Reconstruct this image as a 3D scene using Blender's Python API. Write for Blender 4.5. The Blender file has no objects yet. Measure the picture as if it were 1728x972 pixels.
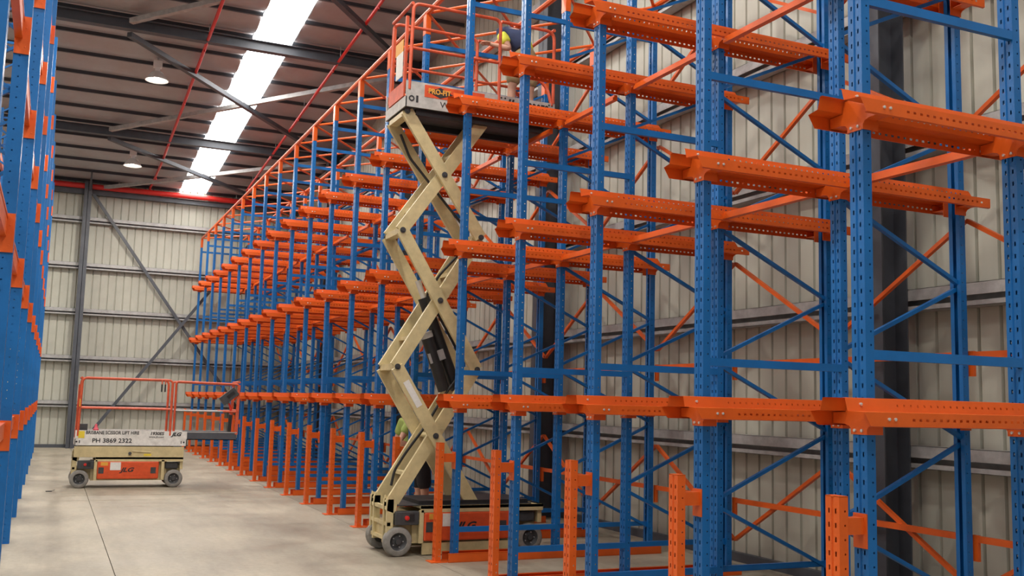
import bpy, bmesh, math, random
from mathutils import Vector, Matrix
random.seed(7)
R_ = math.radians
SC = bpy.context.scene
COL = SC.collection

# ---------------------------------------------------------------- camera
CAM_H = 1.72
F_PX, YAW, PITCH, ROLL = 1700.4, 0.4249, 0.1132, 0.0261
fw = Vector((math.sin(YAW) * math.cos(PITCH), math.cos(YAW) * math.cos(PITCH), math.sin(PITCH)))
rt = Vector((math.cos(YAW), -math.sin(YAW), 0))
up = rt.cross(fw)
rt2 = math.cos(ROLL) * rt + math.sin(ROLL) * up
up2 = -math.sin(ROLL) * rt + math.cos(ROLL) * up
cam = bpy.data.cameras.new('camera')
cam.sensor_width = 36.0
cam.lens = 36.0 * F_PX / 1728.0
cam.clip_end = 300
cam_o = bpy.data.objects.new('camera', cam)
m = Matrix((rt2, up2, -fw)).transposed().to_4x4()
m.translation = (0, 0, CAM_H)
cam_o.matrix_world = m
COL.objects.link(cam_o)
SC.camera = cam_o

# ---------------------------------------------------------------- world, exposure
w = bpy.data.worlds.new('sky')
SC.world = w
w.use_nodes = True
bg = w.node_tree.nodes['Background']
bg.inputs['Color'].default_value = (0.95, 0.97, 1.0, 1)
bg.inputs['Strength'].default_value = 0.42
SC.view_settings.view_transform = 'Standard'
SC.view_settings.look = 'None'
SC.view_settings.gamma = 1
SC.view_settings.use_curve_mapping = False
SC.view_settings.exposure = 0.0
SKYLIGHT_STRENGTH = 10.5
LAMP_WATTS = 240.0

# ---------------------------------------------------------------- materials
def mat(name, c, rough=0.5, metal=0.0, var=0.0, vscale=6.0, bump=0.0, bscale=40.0, coat=0.0, c2=None, emit=None):
    M = bpy.data.materials.new(name)
    M.use_nodes = True
    nt = M.node_tree
    b = nt.nodes['Principled BSDF']
    b.inputs['Base Color'].default_value = (*c, 1)
    b.inputs['Roughness'].default_value = rough
    b.inputs['Metallic'].default_value = metal
    b.inputs['Coat Weight'].default_value = coat
    if emit:
        b.inputs['Emission Color'].default_value = (*emit[0], 1)
        b.inputs['Emission Strength'].default_value = emit[1]
    tc = nt.nodes.new('ShaderNodeTexCoord')
    if var > 0 or c2:
        n = nt.nodes.new('ShaderNodeTexNoise')
        n.inputs['Scale'].default_value = vscale
        n.inputs['Detail'].default_value = 6
        n.inputs['Roughness'].default_value = 0.65
        nt.links.new(tc.outputs['Object'], n.inputs['Vector'])
        r = nt.nodes.new('ShaderNodeValToRGB')
        r.color_ramp.elements[0].position = 0.3
        r.color_ramp.elements[1].position = 0.7
        a = c2 if c2 else tuple(max(0, x * (1 - var)) for x in c)
        d = c if c2 else tuple(min(1, x * (1 + var)) for x in c)
        r.color_ramp.elements[0].color = (*a, 1)
        r.color_ramp.elements[1].color = (*d, 1)
        nt.links.new(n.outputs['Fac'], r.inputs['Fac'])
        nt.links.new(r.outputs['Color'], b.inputs['Base Color'])
    if bump > 0:
        n2 = nt.nodes.new('ShaderNodeTexNoise')
        n2.inputs['Scale'].default_value = bscale
        n2.inputs['Detail'].default_value = 4
        nt.links.new(tc.outputs['Object'], n2.inputs['Vector'])
        bp = nt.nodes.new('ShaderNodeBump')
        bp.inputs['Strength'].default_value = bump
        bp.inputs['Distance'].default_value = 0.01
        nt.links.new(n2.outputs['Fac'], bp.inputs['Height'])
        nt.links.new(bp.outputs['Normal'], b.inputs['Normal'])
    return M

M = {}
M['blue'] = mat('blue_paint', (0.004, 0.135, 0.42), 0.36, var=0.12, vscale=3)
M['orange'] = mat('orange_paint', (0.72, 0.112, 0.010), 0.38, var=0.10, vscale=4)
M['lift_orange'] = mat('lift_orange_paint', (0.68, 0.085, 0.018), 0.45, var=0.15, vscale=9)
M['rail_red'] = mat('faded_orange_paint', (0.62, 0.10, 0.04), 0.5, var=0.2, vscale=10)
M['cream'] = mat('cream_paint', (0.60, 0.50, 0.27), 0.45, var=0.16, vscale=7, bump=0.1)
M['red'] = mat('red_pipe_paint', (0.60, 0.022, 0.016), 0.4, var=0.1)
M['sheet'] = mat('cream_sheet_steel', (0.47, 0.465, 0.395), 0.5, var=0.10, vscale=1.5)
M['galv'] = mat('galvanised_steel', (0.40, 0.395, 0.39), 0.55, metal=0.3, var=0.2, vscale=8)
M['dark_steel'] = mat('dark_grey_steel_paint', (0.070, 0.077, 0.092), 0.5, var=0.2, vscale=3)
M['foil'] = mat('roof_sarking', (0.43, 0.45, 0.47), 0.5, metal=0.3, c2=(0.37, 0.34, 0.34), vscale=1.0, bump=0.5, bscale=9)
M['bolt'] = mat('zinc_bolt', (0.75, 0.75, 0.72), 0.3, metal=0.6)
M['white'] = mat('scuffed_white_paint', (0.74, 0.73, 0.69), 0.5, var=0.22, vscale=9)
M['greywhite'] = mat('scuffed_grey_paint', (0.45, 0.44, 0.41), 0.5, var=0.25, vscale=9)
M['black'] = mat('black_plastic', (0.014, 0.014, 0.015), 0.5, var=0.3, vscale=10)
M['ink'] = mat('black_lettering', (0.02, 0.02, 0.022), 0.6)
M['charcoal'] = mat('charcoal_steel', (0.05, 0.052, 0.055), 0.5, var=0.3, vscale=12)
M['rubber'] = mat('grey_rubber', (0.24, 0.23, 0.21), 0.8, var=0.25, vscale=14, bump=0.2)
M['yellow'] = mat('yellow_sticker', (0.80, 0.62, 0.05), 0.5, var=0.1)
M['amber'] = mat('amber_sign', (0.75, 0.36, 0.05), 0.5, var=0.1)
M['paper'] = mat('white_label', (0.75, 0.74, 0.70), 0.6, var=0.08, vscale=30)
M['skin'] = mat('skin', (0.52, 0.29, 0.20), 0.55, var=0.08, vscale=20)
M['green_shirt'] = mat('green_polo', (0.28, 0.36, 0.09), 0.85, var=0.15, vscale=12, bump=0.3)
M['navy'] = mat('navy_shirt', (0.025, 0.04, 0.10), 0.85, var=0.15, vscale=12, bump=0.3)
M['hivis'] = mat('hi_vis_yellow', (0.68, 0.75, 0.08), 0.8, var=0.1, vscale=12)
M['khaki'] = mat('khaki_cloth', (0.33, 0.26, 0.14), 0.85, var=0.15, vscale=14, bump=0.3)
M['black_cloth'] = mat('black_cloth', (0.015, 0.015, 0.018), 0.9, var=0.2, vscale=14, bump=0.3)
M['hair'] = mat('dark_hair', (0.03, 0.02, 0.015), 0.7, var=0.3, vscale=30)
M['boot'] = mat('brown_boot', (0.10, 0.06, 0.03), 0.7, var=0.2, vscale=20)
M['pink'] = mat('pink_paint', (0.70, 0.10, 0.14), 0.5)
M['skylight'] = mat('translucent_skylight_sheet', (0.9, 0.9, 0.9), 0.5, emit=((1.0, 0.985, 0.95), SKYLIGHT_STRENGTH))
M['lamp_glow'] = mat('lamp_glow', (0.9, 0.9, 0.9), 0.5, emit=((1.0, 0.93, 0.82), 25.0))
M['white_enamel'] = mat('white_enamel', (0.72, 0.71, 0.69), 0.35, var=0.05)

def concrete():
    Mt = bpy.data.materials.new('polished_concrete')
    Mt.use_nodes = True
    nt = Mt.node_tree
    b = nt.nodes['Principled BSDF']
    tc = nt.nodes.new('ShaderNodeTexCoord')
    def noise(s, det, rgh=0.6, sx=1, sy=1):
        mp = nt.nodes.new('ShaderNodeMapping')
        mp.inputs['Scale'].default_value = (sx, sy, 1)
        nt.links.new(tc.outputs['Object'], mp.inputs['Vector'])
        n = nt.nodes.new('ShaderNodeTexNoise')
        n.inputs['Scale'].default_value = s
        n.inputs['Detail'].default_value = det
        n.inputs['Roughness'].default_value = rgh
        nt.links.new(mp.outputs['Vector'], n.inputs['Vector'])
        return n.outputs['Fac']
    def ramp(f, p0, c0, p1, c1):
        r = nt.nodes.new('ShaderNodeValToRGB')
        r.color_ramp.elements[0].position = p0
        r.color_ramp.elements[0].color = (*c0, 1)
        r.color_ramp.elements[1].position = p1
        r.color_ramp.elements[1].color = (*c1, 1)
        nt.links.new(f, r.inputs['Fac'])
        return r.outputs['Color']
    def mul(a, c):
        x = nt.nodes.new('ShaderNodeMixRGB')
        x.blend_type = 'MULTIPLY'
        x.inputs['Fac'].default_value = 1
        nt.links.new(a, x.inputs['Color1'])
        nt.links.new(c, x.inputs['Color2'])
        return x.outputs['Color']
    base = ramp(noise(0.55, 8, 0.62), 0.33, (0.285, 0.255, 0.20), 0.68, (0.46, 0.418, 0.335))
    streak = ramp(noise(1.6, 6, 0.7, 1.0, 0.22), 0.34, (0.74, 0.73, 0.71), 0.62, (1.04, 1.03, 1.0))
    fine = ramp(noise(14, 5, 0.75), 0.30, (0.86, 0.85, 0.83), 0.62, (1.03, 1.03, 1.03))
    col = mul(mul(base, streak), fine)
    nt.links.new(col, b.inputs['Base Color'])
    rr = ramp(noise(1.1, 5), 0.3, (0.38,) * 3, 0.7, (0.62,) * 3)
    nt.links.new(rr, b.inputs['Roughness'])
    bp = nt.nodes.new('ShaderNodeBump')
    bp.inputs['Strength'].default_value = 0.08
    nt.links.new(noise(60, 4), bp.inputs['Height'])
    nt.links.new(bp.outputs['Normal'], b.inputs['Normal'])
    return Mt
M['concrete'] = concrete()

# ---------------------------------------------------------------- mesh helpers
class MB:
    def __init__(s):
        s.v = []
        s.f = []
    def quad(s, a, b, c, d):
        n = len(s.v)
        s.v += [tuple(a), tuple(b), tuple(c), tuple(d)]
        s.f.append((n, n + 1, n + 2, n + 3))
    def box(s, x0, x1, y0, y1, z0, z1):
        n = len(s.v)
        s.v += [(x0, y0, z0), (x1, y0, z0), (x1, y1, z0), (x0, y1, z0), (x0, y0, z1), (x1, y0, z1), (x1, y1, z1), (x0, y1, z1)]
        s.f += [(n, n + 3, n + 2, n + 1), (n + 4, n + 5, n + 6, n + 7), (n, n + 1, n + 5, n + 4), (n + 1, n + 2, n + 6, n + 5), (n + 2, n + 3, n + 7, n + 6), (n + 3, n, n + 4, n + 7)]
        return s
    def bar(s, p, q, wd, ht, upv=(0, 0, 1)):
        p, q = Vector(p), Vector(q)
        d = (q - p).normalized()
        u = Vector(upv)
        sd = d.cross(u)
        if sd.length < 1e-4:
            sd = d.cross(Vector((1, 0, 0)))
        sd.normalize()
        u = sd.cross(d)
        n = len(s.v)
        for e in (p, q):
            for a, b in ((-1, -1), (1, -1), (1, 1), (-1, 1)):
                s.v.append(tuple(e + sd * a * wd / 2 + u * b * ht / 2))
        s.f += [(n, n + 1, n + 2, n + 3), (n + 7, n + 6, n + 5, n + 4)]
        for i in range(4):
            j = (i + 1) % 4
            s.f.append((n + i, n + 4 + i, n + 4 + j, n + j))
        return s
    def tube(s, pts, r, n=8, closed=False):
        pts = [Vector(p) for p in pts]
        base = len(s.v)
        N = len(pts)
        ref = None
        for i, p in enumerate(pts):
            a = pts[i - 1] if (i > 0 or closed) else p
            b = pts[(i + 1) % N] if (i < N - 1 or closed) else p
            d = (b - a).normalized()
            if ref is None:
                ref = Vector((0, 0, 1)) if abs(d.z) < 0.9 else Vector((1, 0, 0))
            sx = d.cross(ref)
            if sx.length < 1e-4:
                sx = d.cross(Vector((0, 1, 0)))
            sx.normalize()
            sy = sx.cross(d).normalized()
            ref = sy
            for k in range(n):
                t = 2 * math.pi * k / n
                s.v.append(tuple(p + (sx * math.cos(t) + sy * math.sin(t)) * r))
        for i in range(N - 1 if not closed else N):
            for k in range(n):
                k2 = (k + 1) % n
                i2 = (i + 1) % N
                s.f.append((base + i * n + k, base + i * n + k2, base + i2 * n + k2, base + i2 * n + k))
        if not closed:
            s.f.append(tuple(base + k for k in reversed(range(n))))
            s.f.append(tuple(base + (N - 1) * n + k for k in range(n)))
        return s
    def lathe(s, prof, c, axis='y', n=24):
        base = len(s.v)
        for r, a in prof:
            for k in range(n):
                t = 2 * math.pi * k / n
                x, y = r * math.cos(t), r * math.sin(t)
                if axis == 'y':
                    s.v.append((c[0] + x, c[1] + a, c[2] + y))
                elif axis == 'z':
                    s.v.append((c[0] + x, c[1] + y, c[2] + a))
                else:
                    s.v.append((c[0] + a, c[1] + x, c[2] + y))
        for i in range(len(prof) - 1):
            for k in range(n):
                k2 = (k + 1) % n
                s.f.append((base + i * n + k, base + i * n + k2, base + (i + 1) * n + k2, base + (i + 1) * n + k))
        return s
    def prism_x(s, poly, x0, x1):
        n = len(s.v)
        N = len(poly)
        s.v += [(x0, y, z) for y, z in poly] + [(x1, y, z) for y, z in poly]
        s.f.append(tuple(n + i for i in range(N)))
        s.f.append(tuple(n + N + i for i in reversed(range(N))))
        for i in range(N):
            j = (i + 1) % N
            s.f.append((n + i, n + N + i, n + N + j, n + j))
        return s
    def prism_y(s, poly, y0, y1):
        n = len(s.v)
        N = len(poly)
        s.v += [(x, y0, z) for x, z in poly] + [(x, y1, z) for x, z in poly]
        s.f.append(tuple(n + i for i in range(N)))
        s.f.append(tuple(n + N + i for i in reversed(range(N))))
        for i in range(N):
            j = (i + 1) % N
            s.f.append((n + i, n + N + i, n + N + j, n + j))
        return s
    def mesh(s, name, material, smooth=False, fix=True):
        me = bpy.data.meshes.new(name)
        me.from_pydata(s.v, [], s.f)
        if fix:
            bm = bmesh.new()
            bm.from_mesh(me)
            bmesh.ops.remove_doubles(bm, verts=bm.verts, dist=1e-5)
            bmesh.ops.recalc_face_normals(bm, faces=bm.faces)
            bm.to_mesh(me)
            bm.free()
        me.materials.append(M[material] if isinstance(material, str) else material)
        if smooth:
            me.shade_smooth()
            try:
                me.set_sharp_from_angle(angle=R_(40))
            except Exception:
                pass
        return me
    def build(s, name, material, parent=None, loc=(0, 0, 0), smooth=False):
        return put(name, s.mesh(name, material, smooth), parent, loc)

def put(name, me, parent=None, loc=(0, 0, 0), rz=0, scale=None):
    o = bpy.data.objects.new(name, me)
    COL.objects.link(o)
    o.location = loc
    if rz:
        o.rotation_euler = (0, 0, rz)
    if scale:
        o.scale = scale
    if parent:
        o.parent = parent
    return o

def tag(o, label=None, cat=None, group=None, kind=None):
    if label: o['label'] = label
    if cat: o['category'] = cat
    if group: o['group'] = group
    if kind: o['kind'] = kind
    return o

def thing(name, label, cat, loc=(0, 0, 0), group=None, rz=0):
    o = bpy.data.objects.new(name, None)
    COL.objects.link(o)
    o.location = loc
    o.rotation_euler = (0, 0, rz)
    o.empty_display_size = 0.1
    return tag(o, label, cat, group, 'thing')

def lettering(body, size, material, parent, loc, name='lettering', rot=(R_(90), 0, 0), shear=0.0, sx=1.0, bold=0.0):
    cu = bpy.data.curves.new('lettering_curve', 'FONT')
    cu.body = body
    cu.size = size
    cu.shear = shear
    cu.offset = bold
    cu.extrude = 0.0008
    cu.resolution_u = 3
    cu.align_x = 'LEFT'
    cu.align_y = 'BOTTOM'
    t = bpy.data.objects.new('lettering_tmp', cu)
    COL.objects.link(t)
    bpy.context.view_layer.update()
    dg = bpy.context.evaluated_depsgraph_get()
    me = bpy.data.meshes.new_from_object(t.evaluated_get(dg))
    bpy.data.objects.remove(t)
    bpy.data.curves.remove(cu)
    me.materials.clear()
    me.materials.append(M[material])
    o = put(name, me, parent, loc)
    o.rotation_euler = rot
    o.scale = (sx, 1, 1)
    return o

# ---------------------------------------------------------------- dimensions
ORD = ('first', 'second', 'third', 'fourth', 'fifth', 'sixth', 'seventh', 'eighth', 'ninth', 'tenth', 'eleventh', 'twelfth')
P = 1.527                       # lane pitch along the aisle
Y0 = 4.30                       # first frame
NF = 20                         # frames
X0, X1, X2 = 4.10, 5.33, 6.56   # upright lines, centre
UW, UD = 0.105, 0.062           # upright section
ZB = (1.595, 3.305, 4.965)      # bracket bottoms
ZTOP = 6.73
YF = 34.0                       # far wall
XR = 7.25                       # right wall
XL = -16.0
YN = -9.0
def roof_z(y): return 8.42 + 0.075 * (YF - y)

# ================================================================ SETTING
fl = MB().box(XL, XR + 0.3, YN, YF + 0.3, -0.25, -0.03).build('floor', 'dark_steel')
tag(fl, 'pale warehouse concrete floor with sawn joints', kind='structure')
xs = [XL, -9.2, -5.9, -2.6, 0.68, 3.87, XR + 0.3]
ys = [YN, 0.2, 9.3, 18.4, 27.5, YF + 0.3]
for i in range(len(xs) - 1):
    for j in range(len(ys) - 1):
        g = 0.004
        MB().box(xs[i] + g, xs[i + 1] - g, ys[j] + g, ys[j + 1] - g, -0.03, 0.0).build('floor_slab', 'concrete', fl)

def sheet_mesh(name, width, height, n=3, rib=0.035):
    # pans with narrow grooves between them, facing -Y
    mb = MB()
    p = width / n
    pts = []
    for i in range(n):
        x = i * p
        pts += [(x, 0), (x + p - 0.036, 0), (x + p - 0.026, rib), (x + p - 0.010, rib)]
    pts.append((width, 0))
    for (xa, ya), (xb, yb) in zip(pts[:-1], pts[1:]):
        mb.quad((xa, ya, 0), (xb, yb, 0), (xb, yb, height), (xa, ya, height))
    return mb.mesh(name, 'sheet')
def girt_bm(along, a0, a1, back, front, z):
    # C section open to the room: back web, two flanges, two lips
    g = MB()
    def bx(u0, u1, z0, z1):
        if along == 'x': g.box(a0, a1, u0, u1, z0, z1)
        else: g.box(u0, u1, a0, a1, z0, z1)
    bx(back - 0.006, back, z - 0.10, z + 0.10)
    bx(front, back, z + 0.096, z + 0.10)
    bx(front, back, z - 0.10, z - 0.096)
    bx(front, front + 0.005, z - 0.005, z + 0.10)
    bx(front, front + 0.005, z - 0.10, z - 0.055)
    return g

# far wall
wf = MB().box(XL, XR, YF - 0.05, YF + 0.02, 0, 0.10).build('wall_far', 'dark_steel')
tag(wf, 'cream ribbed steel end wall with grey girts', kind='structure')
SW = 0.69
sm = sheet_mesh('wall_sheet', SW, 8.62)
nsh = int((XR - XL) / SW) + 2
for i in range(nsh):
    put('wall_sheet', sm, wf, (XR + 0.4 - (i + 1) * SW, YF + 0.03, 0.0))
GZ = (1.33, 2.72, 4.17, 5.60, 7.05)
for z in GZ:
    g = girt_bm('x', XL, XR, YF - 0.01, YF - 0.17, z)
    g.build('girt', 'galv', wf)
MB().box(XL, XR, YF - 0.22, YF - 0.02, 7.86, 8.02).build('eave_beam', 'dark_steel', wf)
# right wall
wr = MB().box(XR - 0.05, XR + 0.02, YN, YF, 0, 0.10).build('wall_right', 'dark_steel')
tag(wr, 'cream ribbed steel side wall behind the racking', kind='structure')
smr = sheet_mesh('wall_sheet', SW, 1.0)
y = YF + 0.3
while y > YN:
    o = put('wall_sheet', smr, wr, (XR + 0.03, y, 0.0), rz=-math.pi / 2, scale=(1, 1, roof_z(y - 0.8) + 0.02))
    y -= SW
for z in (1.33, 2.74, 4.17, 5.60, 7.05, 8.4):
    g = girt_bm('y', YN, YF, XR - 0.01, XR - 0.17, z)
    g.build('girt', 'galv', wr)
# left wall, far away behind the left racking
wl = MB().box(XL - 0.1, XL, YN, YF, 0, 8.4).build('wall_left', 'sheet')
tag(wl, 'cream steel wall beyond the left racking', kind='structure')

# columns: I sections
def i_section(name, p, q, d, b, parent, material='dark_steel', axis='x', t=0.014):
    # vertical I column; web along axis
    mb = MB()
    x, y_, z0 = p
    z1 = q
    if axis == 'x':
        mb.box(x - d / 2, x - d / 2 + t, y_ - b / 2, y_ + b / 2, z0, z1)
        mb.box(x + d / 2 - t, x + d / 2, y_ - b / 2, y_ + b / 2, z0, z1)
        mb.box(x - d / 2, x + d / 2, y_ - t / 2, y_ + t / 2, z0, z1)
    else:
        mb.box(x - b / 2, x + b / 2, y_ - d / 2, y_ - d / 2 + t, z0, z1)
        mb.box(x - b / 2, x + b / 2, y_ + d / 2 - t, y_ + d / 2, z0, z1)
        mb.box(x - t / 2, x + t / 2, y_ - d / 2, y_ + d / 2, z0, z1)
    return mb.build(name, material, parent)

FRAMES = (0.0, 7.0, 14.0, 21.0, 28.0)
for fy in FRAMES:
    c = i_section('steel_column', (XR - 0.33, fy, 0), roof_z(fy) - 0.05, 0.31, 0.30, None)
    tag(c, 'dark grey steel column against the side wall', kind='structure')
for cx in (-6.2, 0.64):
    c = i_section('steel_column', (cx, YF - 0.33, 0), roof_z(YF) - 0.2, 0.30, 0.22, None, axis='y')
    tag(c, 'dark grey steel column against the far wall', kind='structure')
    kb = MB()
    kb.bar((cx + 0.05, YF - 0.5, 7.95), (cx + 0.05, YF - 1.2, 8.38), 0.05, 0.05)
    kb.build('knee_brace', 'dark_steel', c)

def wall_brace(p, q):
    mb = MB()
    mb.bar(p, q, 0.09, 0.09, (0, 1, 0))
    o = mb.build('wall_brace', 'dark_steel')
    tag(o, 'dark steel diagonal brace across the far wall', kind='structure')
wall_brace((0.80, YF - 0.33, 7.85), (5.55, YF - 0.33, 1.30))
wall_brace((1.15, YF - 0.46, 0.40), (5.80, YF - 0.46, 6.90))

# roof
SK = [(-11.4, -10.56), (-3.9, -3.06), (3.38, 4.22)]
NP = 6
pur = [YF + 0.0 - i * 7.0 / NP for i in range(int((YF - YN) * NP / 7.0) + 2)]
def sag_profile():
    pts = [(YF + 0.3, roof_z(YF + 0.3))]
    for a, b in zip(pur[:-1], pur[1:]):
        for k in range(6):
            t = k / 6
            yy = a + (b - a) * t
            pts.append((yy, roof_z(yy) - 0.02 - 0.13 * math.sin(math.pi * t) * (1.25 - 0.5 * t)))
    pts.append((pur[-1], roof_z(pur[-1]) - 0.02))
    return pts
prof = sag_profile()
cm = MB()
edges = [XL] + [e for s in SK for e in s] + [XR + 0.3]
for i in range(0, len(edges), 2):
    for (ya, za), (yb, zb) in zip(prof[:-1], prof[1:]):
        cm.quad((edges[i], ya, za), (edges[i + 1], ya, za), (edges[i + 1], yb, zb), (edges[i], yb, zb))
ce = cm.build('ceiling', 'foil', smooth=True)
tag(ce, 'dark foil lined roof with purlins and a glowing skylight strip', kind='structure')
for yy in pur:
    z = roof_z(yy) - 0.05
    mb = MB()
    for (a, b) in ((edges[0], edges[1]), (edges[2], edges[3]), (edges[4], edges[5]), (edges[6], edges[7])):
        mb.box(a, b, yy - 0.006, yy + 0.006, z - 0.085, z)
        mb.box(a, b, yy - 0.05, yy + 0.006, z - 0.091, z - 0.085)
    mb.build('purlin', 'dark_steel', ce)
for (a, b) in SK:
    for i in range(len(pur) - 1):
        ya, yb = pur[i], pur[i + 1]
        mb = MB()
        n = 5
        za, zb = roof_z(ya) - 0.10, roof_z(yb) - 0.10
        for k in range(n):
            x = a + (b - a) * k / n
            wd = (b - a) / n
            mb.quad((x, ya, za), (x + wd * 0.7, ya, za), (x + wd * 0.7, yb, zb), (x, yb, zb))
            mb.quad((x + wd * 0.7, ya, za), (x + wd * 0.8, ya, za - 0.02), (x + wd * 0.8, yb, zb - 0.02), (x + wd * 0.7, yb, zb))
            mb.quad((x + wd * 0.8, ya, za - 0.02), (x + wd, ya, za), (x + wd, yb, zb), (x + wd * 0.8, yb, zb - 0.02))
        mb.build('skylight_sheet', 'skylight', ce)
for fy in FRAMES[1:]:
    z = roof_z(fy) - 0.24
    mb = MB()
    mb.box(XL, XR, fy - 0.09, fy + 0.09, z - 0.012, z)
    mb.box(XL, XR, fy - 0.006, fy + 0.006, z - 0.20, z)
    mb.box(XL, XR, fy - 0.09, fy + 0.09, z - 0.212, z - 0.20)
    mb.build('rafter', 'dark_steel', ce)
def roof_brace(xa, ya, xb, yb, material, off):
    mb = MB()
    pa = (xa, ya, roof_z(ya) - off)
    pb = (xb, yb, roof_z(yb) - off)
    mb.bar(pa, pb, 0.11, 0.10)
    return mb.build('roof_brace', material, ce)
for ya, yb in ((27.8, 21.2), (33.8, 28.2), (20.8, 14.2)):
    roof_brace(0.95, ya, 6.85, yb, 'galv', 0.35)
    roof_brace(0.95, yb, 6.85, ya, 'dark_steel', 0.46)

# ---------------------------------------------------------------- sprinkler pipes
sp = thing('sprinkler_main', 'thick red sprinkler pipe running along the far wall under the roof', 'pipe', (0, 0, 0))
MB().tube([(-9, 33.68, 8.09), (6.9, 33.68, 8.09)], 0.085, 12).build('pipe', 'red', sp, smooth=True)
for x in (1.52, 5.15):
    MB().tube([(x, 33.68, 8.0), (x, 33.68, roof_z(33.68) - 0.1)], 0.012, 6).build('hanger_rod', 'galv', sp)
for x, yend in ((2.45, -3.0), (5.20, -3.0)):
    lab = 'thin red sprinkler branch pipe left of the skylight strip' if x < 4 else 'thin red sprinkler branch pipe between skylight strip and side wall'
    lab = 'thin red sprinkler branch pipe with elbow down to the main' if x < 4 else 'thin red sprinkler branch pipe above the drive-in racking'
    bp_ = thing('sprinkler_branch', lab, 'pipe')
    off = 0.42
    pts = [(x, 33.68, 8.18), (x, 33.68, 8.28), (x, 33.5, roof_z(33.5) - off + 0.2), (x, 30.2, roof_z(30.2) - off), (x, yend, roof_z(yend) - off)]
    if x > 4:
        pts = [(x, 32.0, roof_z(32.0) - off), (x, yend, roof_z(yend) - off)]
    MB().tube(pts, 0.035, 8).build('pipe', 'red', bp_, smooth=True)
    for k in range(9):
        yy = 31.0 - k * 3.4
        MB().tube([(x, yy, roof_z(yy) - off), (x, yy, roof_z(yy) - 0.08)], 0.008, 5).build('hanger_rod', 'galv', bp_)
        MB().lathe([(0.0, -0.07), (0.02, -0.07), (0.02, -0.03), (0.012, 0.0)], (x, yy + 0.6, roof_z(yy + 0.6) - off), 'z', 8).build('sprinkler_head', 'red', bp_)

# ---------------------------------------------------------------- high bay lamps
lamp_bell = MB().lathe([(0.09, 0.20), (0.13, 0.17), (0.20, 0.08), (0.25, 0.0), (0.245, 0.0), (0.19, 0.07), (0.12, 0.15), (0.0, 0.155)], (0, 0, 0), 'z', 24).mesh('reflector', 'white_enamel', True)
lamp_bulb = MB().lathe([(0.0, 0.02), (0.05, 0.03), (0.07, 0.07), (0.05, 0.13), (0.0, 0.145)], (0, 0, 0), 'z', 14).mesh('bulb', 'lamp_glow', True)
lamp_gear = MB().box(-0.09, 0.09, -0.09, 0.09, 0.30, 0.44).box(-0.05, 0.05, -0.05, 0.05, 0.20, 0.30).mesh('gear_box', 'white_enamel')
def lamp(x, y_, z, label, group=None):
    t = thing('high_bay_lamp', label, 'lamp', (x, y_, z), group)
    put('reflector', lamp_bell, t)
    put('bulb', lamp_bulb, t)
    put('gear_box', lamp_gear, t)
    MB().tube([(0, 0, 0.43), (0, 0, roof_z(y_) - z - 0.08)], 0.012, 6).build('hanger', 'galv', t)
    ld = bpy.data.lights.new('lamp_light', 'AREA')
    ld.shape = 'DISK'
    ld.size = 0.36
    ld.energy = LAMP_WATTS
    ld.color = (1.0, 0.94, 0.85)
    lo = bpy.data.objects.new('lamp_light', ld)
    COL.objects.link(lo)
    lo.parent = t
    lo.location = (0, 0, -0.02)
lamp(1.66, 29.8, 8.06, 'white bell shaped high bay lamp hanging near the far wall')
for k, yy in enumerate((23.0, 16.0, 9.0, 2.0)):  # unseen aisle lamps, added to light the scene
    lamp(1.66, yy, roof_z(yy) - 0.66, 'added white bell shaped high bay lamp over the aisle, %s from far wall' % ORD[k + 1], 'added high bay lamps over the aisle')
for k, yy in enumerate((29.8, 16.0, 2.0)):  # out-of-view lamps behind the left racking, also added for light
    lamp(-7.0, yy, roof_z(yy) - 0.66, 'added white high bay lamp beyond the pallet racking, %s from far wall' % ORD[k], 'added high bay lamps beyond the left racking')

# ================================================================ DRIVE-IN RACK (right)
def upright_mesh(name, H, material, pitch=0.075, w_=UW, d_=UD):
    mb = MB()
    hw, hd = w_ / 2, d_ / 2
    n = int((H - 0.06) / pitch)
    zs = [0.0]
    for i in range(n):
        z = 0.05 + i * pitch
        zs += [z, z + 0.026]
    zs.append(H)
    ysb = [-hw, -0.031, -0.020, -0.010, -0.006, 0.006, 0.010, 0.020, 0.031, hw]
    dep = {-0.010: 0, -0.006: 0.007, 0.006: 0.007, 0.010: 0}
    for i in range(len(zs) - 1):
        hole = (i % 2 == 1)
        for j in range(len(ysb) - 1):
            if hole and j in (1, 7):
                continue
            a, b = ysb[j], ysb[j + 1]
            xa, xb = -hd + dep.get(a, 0), -hd + dep.get(b, 0)
            mb.quad((xa, a, zs[i]), (xb, b, zs[i]), (xb, b, zs[i + 1]), (xa, a, zs[i + 1]))
    # sides, with small bolt holes, and back lips
    xb_ = [-hd, 0.004, 0.014, hd]
    zs2 = [0.0]
    for i in range(n):
        z = 0.058 + i * pitch
        zs2 += [z, z + 0.010]
    zs2.append(H)
    for sgn in (-1, 1):
        for i in range(len(zs2) - 1):
            for j in range(3):
                if i % 2 == 1 and j == 1:
                    continue
                mb.quad((xb_[j], sgn * hw, zs2[i]), (xb_[j + 1], sgn * hw, zs2[i]), (xb_[j + 1], sgn * hw, zs2[i + 1]), (xb_[j], sgn * hw, zs2[i + 1]))
        mb.quad((hd, sgn * hw, 0), (hd, sgn * 0.016, 0), (hd, sgn * 0.016, H), (hd, sgn * hw, H))
    return mb.mesh(name, material, fix=False)

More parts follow.
